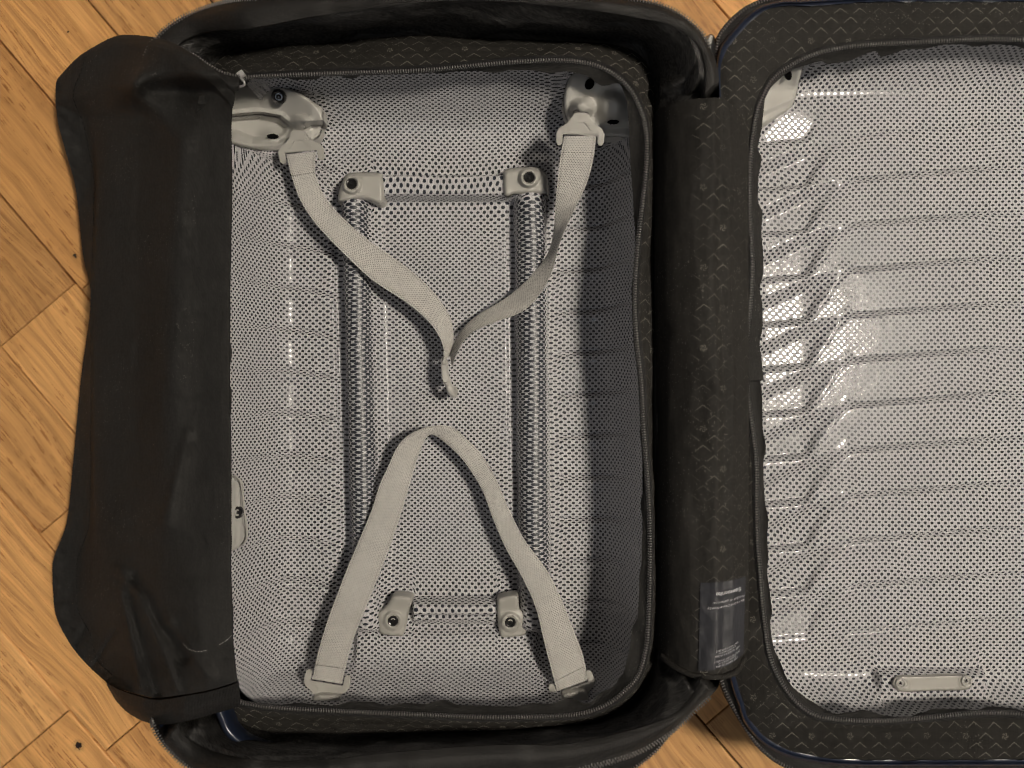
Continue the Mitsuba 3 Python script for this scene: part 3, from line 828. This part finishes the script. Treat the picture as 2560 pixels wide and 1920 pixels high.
k = add('wheel_housing', patch(H_LID, housing_lid, step=.0009, drop=.012, zref=.060, smooth_outline=True), 'bright_plastic', S, smooth=True, label='pale grey wheel housing in the upper left corner of the lid')
hole(1970, 187, .0790, .0026, .0040, k, tilt=(-.3, -.5, 1))

# side bracket half hidden by the flap
SBX = np.linspace(555, 625, 15); SBZ = zleft(SBX, np.full(15, 1290.)) + .001
k = add('side_bracket', patch(o2(SIDE), lambda px, py, d: np.interp(px, SBX, SBZ) + .0005 + .0050 * rnd(d, .004), step=.0009, drop=.008, zref=.042), 'bright_plastic', S, smooth=True)
screw(594, 1281, float(np.interp(594, SBX, SBZ)) + .0050, k, r=.0046, tilt=(.9, 0, 1))

# handle plate in the lid
k = add('handle_plate', patch([(2230, 1708), (2234, 1697), (2243, 1691), (2290, 1690), (2395, 1688), (2418, 1690), (2429, 1698), (2431, 1708), (2427, 1718), (2416, 1724), (2330, 1727), (2252, 1729), (2240, 1724)], lambda px, py, d: .0560 + .0035 * rnd(d, .0015) - .0009 * box1(px, 2275, 2395, 6, 6) * rnd(d, .004), step=.0008, drop=.006, zref=.059), 'grey_plastic', S, smooth=50)
for (sx, sy, an) in ((2252, 1708, .3), (2416, 1702, -.4)):
    w = revolve([(0, .0), (.0024, .0), (.0028, .0012), (.0040, .0012), (.0044, .0004), (.0044, -.002)])
    kk = add('screw', place(w, sx, sy, .0600), 'bright_plastic', k, smooth=35)
    h = revolve([(0, .0010), (.0016, .0009), (.0023, .0), (.0023, -.001)], 20)
    add('screw', place(h, sx, sy, .0602), 'chrome', k, smooth=35)
    cr = []
    for a in (0, math.pi / 2):
        b = trimesh.creation.box((.0027, .00055, .0004)); b.apply_transform(trimesh.transformations.rotation_matrix(an + a, [0, 0, 1])); b.apply_translation(P(sx, sy, .0614)); cr.append(b)
    add('screw_slot', cat(*cr), 'hole_dark', k, smooth=False)

# anchor plates of the lower strap
for pts, zz in ((o2([(785, 1738), (850, 1738), (856, 1785), (762, 1785)]), .066), (o2([(1405, 1735), (1465, 1725), (1480, 1780), (1405, 1785)]), .066)):
    add('anchor_plate', patch(pts, lambda px, py, d: zz + .003 * rnd(d, .002), step=.001, drop=.02, zref=zz), 'grey_plastic', S, smooth=50)


# ---------------- packing straps
def strap(left, right, z, n=150, name='packing_strap', label=None, thick=.0013):
    """A webbing strap through pairs of edge points (photo pixels) with the heights of both edges."""
    z = np.asarray(z, float)
    if z.ndim == 1: z = np.stack([z, z], -1)
    Lp = np.column_stack([P(np.array(left)[:, 0], np.array(left)[:, 1], z[:, 0])]); Rp = np.column_stack([P(np.array(right)[:, 0], np.array(right)[:, 1], z[:, 1])])
    c = (Lp + Rp) / 2
    t = np.r_[0, np.cumsum(np.linalg.norm(np.diff(c, axis=0), axis=1))]
    tt = np.linspace(0, t[-1], n)
    Lc, Rc = PchipInterpolator(t, Lp)(tt), PchipInterpolator(t, Rp)(tt)
    from scipy.ndimage import gaussian_filter1d
    Lc, Rc = (gaussian_filter1d(x, 2.0, axis=0, mode='nearest') for x in (Lc, Rc))
    C = (Lc + Rc) / 2
    w = Rc - Lc
    tan = np.gradient(C, axis=0)
    nrm = np.cross(w, tan); nrm /= np.linalg.norm(nrm, axis=1, keepdims=True) + 1e-12
    nrm *= np.sign(np.median(nrm[:, 2])) or 1
    e = np.linspace(0, 1, 9)
    prof = thick / 2 * np.sqrt(np.maximum(0, 1 - (np.abs(e - .5) * 2) ** 6))
    up = Lc[:, None] + w[:, None] * e[None, :, None] + nrm[:, None] * prof[None, :, None]
    dn = Lc[:, None] + w[:, None] * e[None, ::-1, None] - nrm[:, None] * prof[None, ::-1, None]
    G = np.concatenate([up, dn, up[:, :1]], 1)
    m, uv = grid(G)
    s = np.r_[0, np.cumsum(np.linalg.norm(np.diff(C, axis=0), axis=1))]
    ue = np.r_[e, e[::-1], 0] * .025
    uv = np.stack([np.broadcast_to(ue[None], (n, len(ue))), np.broadcast_to(s[:, None], (n, len(ue)))], -1).reshape(-1, 2)
    k = add(name, m, 'strap_webbing', S, smooth=True, uv=uv, label=label)
    return k, Lc, Rc, nrm


def stitch(k, Lc, Rc, nrm, at):
    """A row of dark stitches across the strap, where its doubled end is sewn."""
    a, b, nn = Lc[at], Rc[at], nrm[at]
    ms = []
    for i in range(11):
        p0, p1 = a + (b - a) * (.04 + .92 * i / 11), a + (b - a) * (.04 + .92 * (i + .62) / 11)
        ms.append(tube(np.array([p0, (p0 + p1) / 2, p1]) + nn * .0008, .00028, 5)[0])
    add('stitching', cat(*ms), 'thread_dark', k, smooth=True)


def buckle(k, centre, u, v, w, scale=1.0, tongue=True, mat='grey_plastic'):
    """Plate buckle: two arms hold the webbing, the body narrows to a tongue. u across the strap, v away from it, w up (metres)."""
    half = [(-.0180, -.0056), (-.0183, .0008), (-.0160, .0046), (-.0108, .0076), (-.0068, .0116), (-.0054, .0150)]
    tip = [(-.0024, .0158), (.0024, .0158)] if tongue else [(-.0030, .0150), (.0030, .0150)]
    arm_in = [(-.0132, .0002), (-.0133, -.0060), (-.0146, -.0078), (-.0166, -.0078)]
    pts = half + tip + [(-x, y) for x, y in half[::-1]] + [(-x, y) for x, y in arm_in[::-1]] + arm_in
    pts = [(x, y) for x, y in pts]
    outer = Polygon(pts).buffer(.0008).buffer(-.0008).buffer(-.0012).buffer(.0012)
    body = outer
    ms = []
    for ins, h0, h1 in ((.0, 0, .0024), (.0005, .0024, .0030)):
        g = body.buffer(-ins)
        for gg in getattr(g, 'geoms', [g]):
            e = trimesh.creation.extrude_polygon(gg, h1 - h0, engine='earcut'); e.apply_translation((0, 0, h0)); ms.append(e)
    ridge = Polygon([(-.0100, .0030), (-.0045, .0105), (.0045, .0105), (.0100, .0030), (.0075, .0030), (.0032, .0085), (-.0032, .0085), (-.0075, .0030)])
    e = trimesh.creation.extrude_polygon(ridge, .0012, engine='earcut'); e.apply_translation((0, 0, .0028)); ms.append(e)
    m = cat(*ms)
    m.vertices = centre + scale * (m.vertices[:, :1] * u + m.vertices[:, 1:2] * v + (m.vertices[:, 2:] - .0015) * w)
    return add('buckle', m, mat, k, smooth=30)


def unit(a): return np.asarray(a, float) / np.linalg.norm(a)


def end_buckle(k, Lc, Rc, nrm, end, ahead=.001, **kw):
    i = 0 if end == 0 else -1
    c = (Lc[i] + Rc[i]) / 2
    v = unit((Lc + Rc)[i] / 2 - (Lc + Rc)[i + 6 if i == 0 else -7] / 2)
    u = unit(Rc[i] - Lc[i]); w = unit(nrm[i])
    v = unit(v - u * (v @ u))
    return buckle(k, c + v * ahead, u, v, w, **kw)


zb = .052
k, Lc, Rc, nn = strap(
    [(715, 382), (722, 415), (731, 447), (748, 495), (778, 545), (824, 598), (866, 640), (928, 698), (1017, 757), (1068, 800), (1096, 838), (1110, 876), (1106, 906)],
    [(791, 376), (788, 405), (789, 437), (800, 468), (828, 513), (876, 562), (923, 602), (978, 640), (1045, 691), (1099, 749), (1130, 806), (1135, 846), (1124, 890)],
    [(.051, .053), (.049, .050), (.046, .044), (.045, .040), (.046, .040), (.047, .041), (.048, .041), (.048, .041), (.048, .042), (.049, .042), (.051, .040), (.052, .036), (.052, .032)],
    label='grey webbing strap from the upper left wheel housing')
stitch(k, Lc, Rc, nn, 12)
end_buckle(k, Lc, Rc, nn, 0)
k, Lc, Rc, nn = strap(
    [(1412, 336), (1404, 374), (1395, 444), (1389, 506), (1385, 570), (1371, 630), (1334, 680), (1290, 726), (1239, 761), (1200, 784), (1161, 815), (1138, 850), (1126, 890)],
    [(1490, 337), (1487, 374), (1474, 438), (1453, 490), (1426, 545), (1399, 610), (1380, 680), (1352, 733), (1305, 780), (1245, 803), (1182, 830), (1150, 868), (1130, 920)],
    [(.078, .079), (.075, .076), (.067, .067), (.056, .061), (.044, .062), (.039, .060), (.038, .056), (.037, .053), (.036, .052), (.036, .054), (.034, .056), (.034, .055), (.034, .052)],
    label='grey webbing strap from the upper right wheel housing')
stitch(k, Lc, Rc, nn, 9)
end_buckle(k, Lc, Rc, nn, 0)

# the hook that both straps carry, standing on its edge
bar_ = [P(1112, 902, .040), P(1113, 925, .041), P(1115, 945, .041), P(1121, 962, .040)]
G = []
for q, p in enumerate(catmull(bar_, 24)):
    w = .0092 if 3 < q < 21 else .0075
    sec = [(-.0018, -w), (.0018, -w), (.0023, -w + .0008), (.0023, w - .0008), (.0014, w), (-.0014, w), (-.0023, w - .0008), (-.0023, -w + .0008), (-.0018, -w)]
    G.append([p + [a, a * .15, b] for a, b in sec])
m, uv = grid(np.array(G))
hk = add('hook_buckle', m, 'bright_plastic', S, smooth=40, label='grey hook buckle standing on edge where the upper straps meet')
m1 = tube(catmull([P(1120, 958, .047), P(1124, 970, .048), P(1129, 981, .046), P(1134, 985, .041), P(1136, 978, .036), P(1133, 970, .034)], 24), .0029, 12, rz=.0034)[0]
m2 = tube(catmull([P(1111, 906, .0485), P(1107, 899, .0480), P(1112, 893, .046)], 10), .0016, 8)[0]
add('hook', cat(m1, m2), 'bright_plastic', hk, smooth=True)

k, Lc, Rc, nn = strap(
    [(780, 1702), (787, 1667), (798, 1620), (850, 1467), (900, 1345), (934, 1262), (949, 1212), (971, 1165), (989, 1124), (1004, 1101), (1028, 1083), (1062, 1068), (1100, 1062), (1130, 1066), (1166, 1097), (1191, 1121), (1214, 1150), (1238, 1192), (1270, 1268), (1309, 1345), (1371, 1432), (1402, 1494), (1437, 1584), (1461, 1650), (1469, 1706)],
    [(854, 1714), (862, 1678), (876, 1622), (930, 1482), (980, 1352), (1010, 1260), (1026, 1206), (1042, 1150), (1055, 1114), (1062, 1100), (1068, 1090), (1078, 1086), (1094, 1092), (1112, 1106), (1142, 1132), (1168, 1164), (1189, 1196), (1206, 1226), (1232, 1296), (1262, 1366), (1310, 1452), (1340, 1521), (1360, 1603), (1383, 1692), (1393, 1731)],
    [(.058, .060), (.055, .057), (.051, .053), (.046, .048), (.045, .046), (.045, .044), (.046, .043), (.047, .041), (.049, .040), (.051, .038), (.052, .036), (.051, .036), (.046, .038), (.043, .041), (.042, .043), (.042, .043), (.042, .043), (.043, .043), (.044, .044), (.046, .046), (.050, .050), (.053, .053), (.056, .056), (.058, .057), (.060, .058)],
    n=260, label='grey webbing strap looped up from the bottom edge')
stitch(k, Lc, Rc, nn, 7); stitch(k, Lc, Rc, nn, 253)
end_buckle(k, Lc, Rc, nn, 0); end_buckle(k, Lc, Rc, nn, 1)


# ---------------- printed hinge strip between the halves, and the sewn-in label
SZ = PchipInterpolator([1636, 1665, 1705, 1745, 1786, 1806, 1826, 1852, 1872], [.084, .104, .117, .124, .1275, .1240, .1238, .1135, .1035])
xs = np.linspace(1636, 1872, 60)
top = PchipInterpolator([1636, 1653, 1685, 1760, 1800, 1825, 1850, 1872], [285, 269, 259, 245, 244, 258, 284, 330])(xs)
bot = PchipInterpolator([1636, 1665, 1700, 1745, 1800, 1835, 1860, 1872], [1610, 1650, 1674, 1690, 1692, 1682, 1645, 1610])(xs)
tt = np.linspace(0, 1, 300)
PX = np.broadcast_to(xs[None], (300, 60)).copy(); PY = top[None] + (bot - top)[None] * tt[:, None]
shift = 9 * np.sin(PY / 260.) + 5 * np.sin(PY / 97. + 1)
ZZ = SZ(np.clip(PX + shift * .6, 1636, 1872)) + .0035 * fz(PX, PY, (.02, .006), 61) + .002 * fz(PX, PY, (.03, .03), 62)
m, uv = grid(P(PX, PY, ZZ))
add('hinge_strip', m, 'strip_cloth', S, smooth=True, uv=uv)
hem = catmull(np.stack([xs, bot], -1)[5:-3], 90)
m, uv = tube(lift(hem, SZ(hem[:, 0]) + .0006 + .0008 * fz(hem[:, 0], hem[:, 1], (.2, .2), 5)), .0022, 8)
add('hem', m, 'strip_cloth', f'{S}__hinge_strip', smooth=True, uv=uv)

lx = np.linspace(0, 1, 26); ly = np.linspace(0, 1, 40)
LXg, LYg = np.meshgrid(lx, ly)


def label_px(a, b):
    """a across the label from its left edge, b down it."""
    x = 1751 + (1864 - 1751) * a - 5 * b
    y = 1457 + 220 * b - 16 * a ** 2.4 - 28 * a ** 3 * b
    return x, y


def label_z(x, y):
    return SZ(np.clip(x + .6 * (9 * np.sin(y / 260.) + 5 * np.sin(y / 97. + 1)), 1636, 1872)) + .0035 * fz(x, y, (.02, .006), 61) + .002 * fz(x, y, (.03, .03), 62) + .0011


x, y = label_px(LXg, LYg)
m, uv = grid(P(x, y, label_z(x, y)))
lab = add('care_label', m, 'label_cloth', S, smooth=True, uv=uv, label='dark sewn-in label with upside down white lettering')
LINES = [('Samsonite', .118, .0026, True), ('Produit et garanti par', .225, .00165, False), ('Product and guaranteed by', .283, .00165, False),
         ('sur votre produit', .785, .00145, False), ('samsonite.com', .815, .00125, False), ('QR CODE ou visitez', .845, .00135, False),
         ('about your product', .905, .00145, False), ('samsonite.com', .933, .00125, False), ('QR CODE or visit', .962, .00135, False)]
for (txt, b, hgt, bold) in LINES:
    t = meshkit.text_mesh(txt, hgt, .0001, bold)
    t = t.subdivide() if hgt > .002 else t
    s = (H - .125) * K
    cxm = (t.bounds[0][0] + t.bounds[1][0]) / 2
    a0 = .63
    aa = a0 - (t.vertices[:, 0] - cxm) / s / 113.
    bb = b + t.vertices[:, 1] / s / 220.
    x, y = label_px(aa, bb)
    t.vertices = P(x, y, label_z(x, y) + .0009 + t.vertices[:, 2])
    ok = (aa[t.faces] < .99).all(1)
    t.update_faces(ok)
    add('lettering', t, 'print_white', lab, smooth=False)

# hinge piece seen in the gap, and the zip end
m = patch([(1764, 106), (1773, 87), (1783, 88), (1790, 108), (1795, 136), (1790, 152), (1780, 142)], lambda px, py, d: .090 + .004 * rnd(d, .002), step=.0009, drop=.04, zref=.09)
add('hinge', m, 'bright_plastic', S, smooth=50)

# ---------------- the flap folded back over the left edge
E = lambda a: np.array(a, float)
ROWS = [
    [(143, 198, .030), (208, 133, .050), (309, 87, .075), (390, 93, .110), (480, 133, .142), (540, 181, .146), (588, 239, .138)],
    [(139, 219, .030), (205, 162, .056), (313, 118, .095), (388, 122, .132), (470, 160, .150), (530, 205, .150), (584, 258, .140)],
    [(139, 250, .026), (180, 237, .050), (268, 215, .108), (350, 205, .150), (440, 215, .143), (520, 232, .146), (580, 275, .142)],
    [(144, 300, .024), (172, 300, .044), (250, 300, .118), (340, 295, .146), (430, 305, .150), (510, 310, .148), (578, 320, .141)],
    [(163, 375, .022), (190, 375, .044), (246, 380, .122), (340, 380, .147), (430, 385, .155), (510, 385, .148), (579, 390, .140)],
    [(189, 470, .020), (210, 470, .046), (242, 475, .124), (335, 475, .148), (430, 475, .156), (510, 475, .148), (580, 475, .139)],
    [(208, 640, .020), (222, 640, .060), (237, 640, .125), (330, 640, .148), (425, 640, .157), (510, 640, .148), (577, 640, .138)],
    [(227, 745, .022), (229, 745, .066), (234, 745, .125), (330, 745, .148), (420, 745, .157), (505, 745, .148), (575, 745, .138)],
    [(202, 951, .020), (218, 951, .060), (233, 951, .124), (330, 951, .147), (415, 951, .156), (500, 951, .147), (574, 951, .138)],
    [(184, 1146, .019), (205, 1146, .052), (233, 1146, .122), (325, 1146, .147), (410, 1146, .156), (500, 1146, .147), (578, 1146, .138)],
    [(168, 1300, .018), (192, 1300, .046), (236, 1300, .118), (325, 1300, .144), (410, 1300, .154), (500, 1300, .147), (578, 1300, .138)],
    [(131, 1420, .018), (158, 1420, .036), (242, 1412, .106), (325, 1410, .135), (415, 1405, .152), (500, 1405, .147), (577, 1400, .138)],
    [(136, 1520, .018), (160, 1512, .034), (248, 1495, .090), (330, 1500, .126), (420, 1500, .146), (505, 1500, .147), (580, 1500, .139)],
    [(171, 1603, .020), (194, 1588, .036), (265, 1560, .084), (340, 1575, .122), (430, 1585, .140), (510, 1595, .147), (582, 1590, .140)],
    [(216, 1660, .024), (238, 1645, .040), (290, 1625, .086), (355, 1640, .122), (435, 1645, .138), (515, 1645, .146), (586, 1640, .141)],
    [(264, 1704, .045), (282, 1692, .056), (318, 1692, .098), (378, 1702, .126), (445, 1700, .138), (522, 1690, .145), (590, 1676, .141)],
    [(275, 1713, .060), (300, 1722, .080), (340, 1734, .108), (390, 1744, .127), (455, 1737, .136), (530, 1723, .142), (594, 1702, .141)],
]
R = E(ROWS)
LOWER = np.array([0, .016, .068, .069, .055, .036, .024])
R[:, :, 2] -= LOWER * np.array([.22, .30, .55, .95, 1, 1, 1, 1, 1, 1, .95, .85, .62, .52, .48, .42, .40])[:, None]
R[:, 2, 2] = np.maximum(R[:, 2, 2], R[:, 1, 2] + .006)
R[3:14, 1, 0] = np.minimum(R[3:14, 1, 0] + 30, R[3:14, 2, 0] - 7)   # the hem hangs steeply from the board's edge
nr = len(R)
base_t = np.arange(nr)
fine = PchipInterpolator(base_t, R, axis=0)(np.linspace(0, nr - 1, 240))
fine = PchipInterpolator([0, .09, .25, .45, .65, .83, 1.0], fine, axis=1)(np.linspace(0, 1, 96))
px, py, z = fine[..., 0], fine[..., 1], fine[..., 2]


def seg(px, py, a, b):
    a, b = np.array(a, float), np.array(b, float)
    d = b - a; L = np.linalg.norm(d); d = d / L
    t = np.clip(((px - a[0]) * d[0] + (py - a[1]) * d[1]) / L, 0, 1)
    s = (px - a[0]) * -d[1] + (py - a[1]) * d[0]
    dist = np.hypot(px - a[0] - t * L * d[0], py - a[1] - t * L * d[1])
    return t, s, dist


for a, b, amp, wd in (((330, 215), (455, 345), .006, 30), ((335, 195), (560, 186), .005, 26), ((455, 345), (440, 560), .003, 34), ((380, 226), (560, 222), -.009, 26),
                      ((300, 1430), (420, 1560), .006, 14), ((420, 1560), (520, 1690), .005, 18), ((300, 1470), (350, 1720), .006, 13), ((345, 1480), (440, 1720), .005, 13), ((335, 1450), (460, 1640), -.010, 16), ((322, 1500), (395, 1730), -.006, 12),
                      ((452, 380), (425, 900), .0034, 40), ((425, 900), (415, 1300), .0034, 40), ((500, 500), (490, 1330), -.0020, 50), ((470, 1090), (415, 1300), .004, 16), ((190, 1625), (215, 1560), -.004, 6), ((230, 1670), (290, 1575), -.005, 6)):
    t, s, dist = seg(px, py, a, b)
    z = z + amp * np.exp(-(dist / wd) ** 2)
z = z + .0030 * fz(px, py, (.008, .0045), 71, 2) + .0005 * fz(px, py, (.03, .02), 72, 2)
edge = np.minimum(np.linspace(0, 1, 96)[None] / .09, 1)
z = z + (1 - edge) * .010 * fz(px, py, (.06, .06), 73)
G = P(px, py, z)
# the sheet turns under itself at the right edge
tail = [G]
for (dx, dz) in ((1, -.0022), (-2, -.0052), (-12, -.0085), (-40, -.012), (-90, -.014)):
    tail.append(P(px[:, -1:] + dx, py[:, -1:], z[:, -1:] + dz))
G = np.concatenate(tail, 1)
m, uv = grid(G)
flap = add('divider_flap', m, 'plain_cloth', S, smooth=True, uv=uv, label='plain black flap folded back over the left edge')
# seam inside the hem: short stitches
sm = fine[:, 9]
seam = P(px[8:225, 9], py[8:225, 9], z[8:225, 9] + .0007)
L = np.r_[0, np.cumsum(np.linalg.norm(np.diff(seam, axis=0), axis=1))]
ms = []
for s0 in np.arange(0, L[-1] - .003, .0046):
    q = np.stack([np.interp([s0, s0 + .0014, s0 + .0028], L, seam[:, k_]) for k_ in range(3)], -1)
    ms.append(tube(q, .00035, 5)[0])
add('stitching', cat(*ms), 'zip_tape', flap, smooth=True, kind='stuff')
# lower hem band with its ribbed zip tape
up_ = catmull([(264, 1704), (300, 1722), (342, 1735), (389, 1745), (467, 1734), (530, 1722), (597, 1701)], 120)
dn_ = catmull([(272, 1722), (295, 1758), (330, 1789), (377, 1809), (420, 1811), (467, 1803), (544, 1782), (602, 1766)], 120)
q = np.linspace(0, 1, 120)
zu = np.interp(q, [0, .3, .6, 1], [.046, .088, .112, .126]); zd = np.interp(q, [0, .3, .6, 1], [.042, .082, .108, .120])
G = rows([lift(up_, zu - .004), lift(up_ * .92 + dn_ * .08, zu + .003), lift(up_ * .5 + dn_ * .5, (zu + zd) / 2 + .005), lift(dn_ * .9 + up_ * .1, zd + .002), lift(dn_, zd - .002)], 16)
m, uv = grid(G)
add('hem', m, 'rib_tape', flap, smooth=True, uv=uv)
# upper corner: tape of the flap's zip, running to the slider
tp = catmull([(480, 133), (520, 160), (560, 182), (600, 190)], 60); tq = catmull([(520, 180), (552, 205), (580, 232), (596, 226)], 60)
G = rows([lift(tp, .128), lift(tp * .5 + tq * .5, .131), lift(tq, .126)], 8)
m, uv = grid(G)
add('zip_tape', m, 'rib_tape', flap, smooth=True, uv=uv)
add('teeth', teeth(lift(tp, .1295), .0019, (.00055, .0011, .0007), 1), 'teeth_black', flap, smooth=True, kind='stuff')
b = trimesh.creation.box((.0042, .0034, .0026)); b = b.subdivide().subdivide(); b.vertices += .0003 * np.sin(b.vertices * 900)
b.apply_transform(trimesh.transformations.rotation_matrix(.6, [0, 0, 1]))
add('slider', place(b, 603, 186, .1050), 'chrome', z_left, smooth=40)
m = tube(catmull([P(603, 196, .106), P(610, 204, .107), P(611, 212, .106), P(600, 217, .105)], 20), .0008, 8)[0]
add('pull', m, 'chrome', z_left, smooth=True)

# ------------------------------------------------------------------ two stray hairs on the flap


def hair(pts, label):
    c = catmull(pts, 40)
    zz = []
    for x, y in c:
        d = np.hypot(px - x, py - y); i = np.unravel_index(d.argmin(), d.shape); zz.append(z[i])
    zz = np.convolve(np.r_[[zz[0]] * 4, zz, [zz[-1]] * 4], np.ones(9) / 9, 'valid')
    m = tube(P(c[:, 0], c[:, 1], zz + .0012), .00011, 5)[0]
    k = add('stray_hair', m, 'bright_plastic', smooth=True)
    labels[k] = {'label': label, 'category': 'hair', 'group': 'stray hairs on the black flap'}


hair([(459, 1610), (470, 1622), (488, 1628), (505, 1628), (518, 1626)], 'pale curved hair lying among the lower folds of the black flap')
hair([(548, 1612), (560, 1605), (572, 1596), (579, 1588)], 'short pale hair at the inner edge of the black flap')
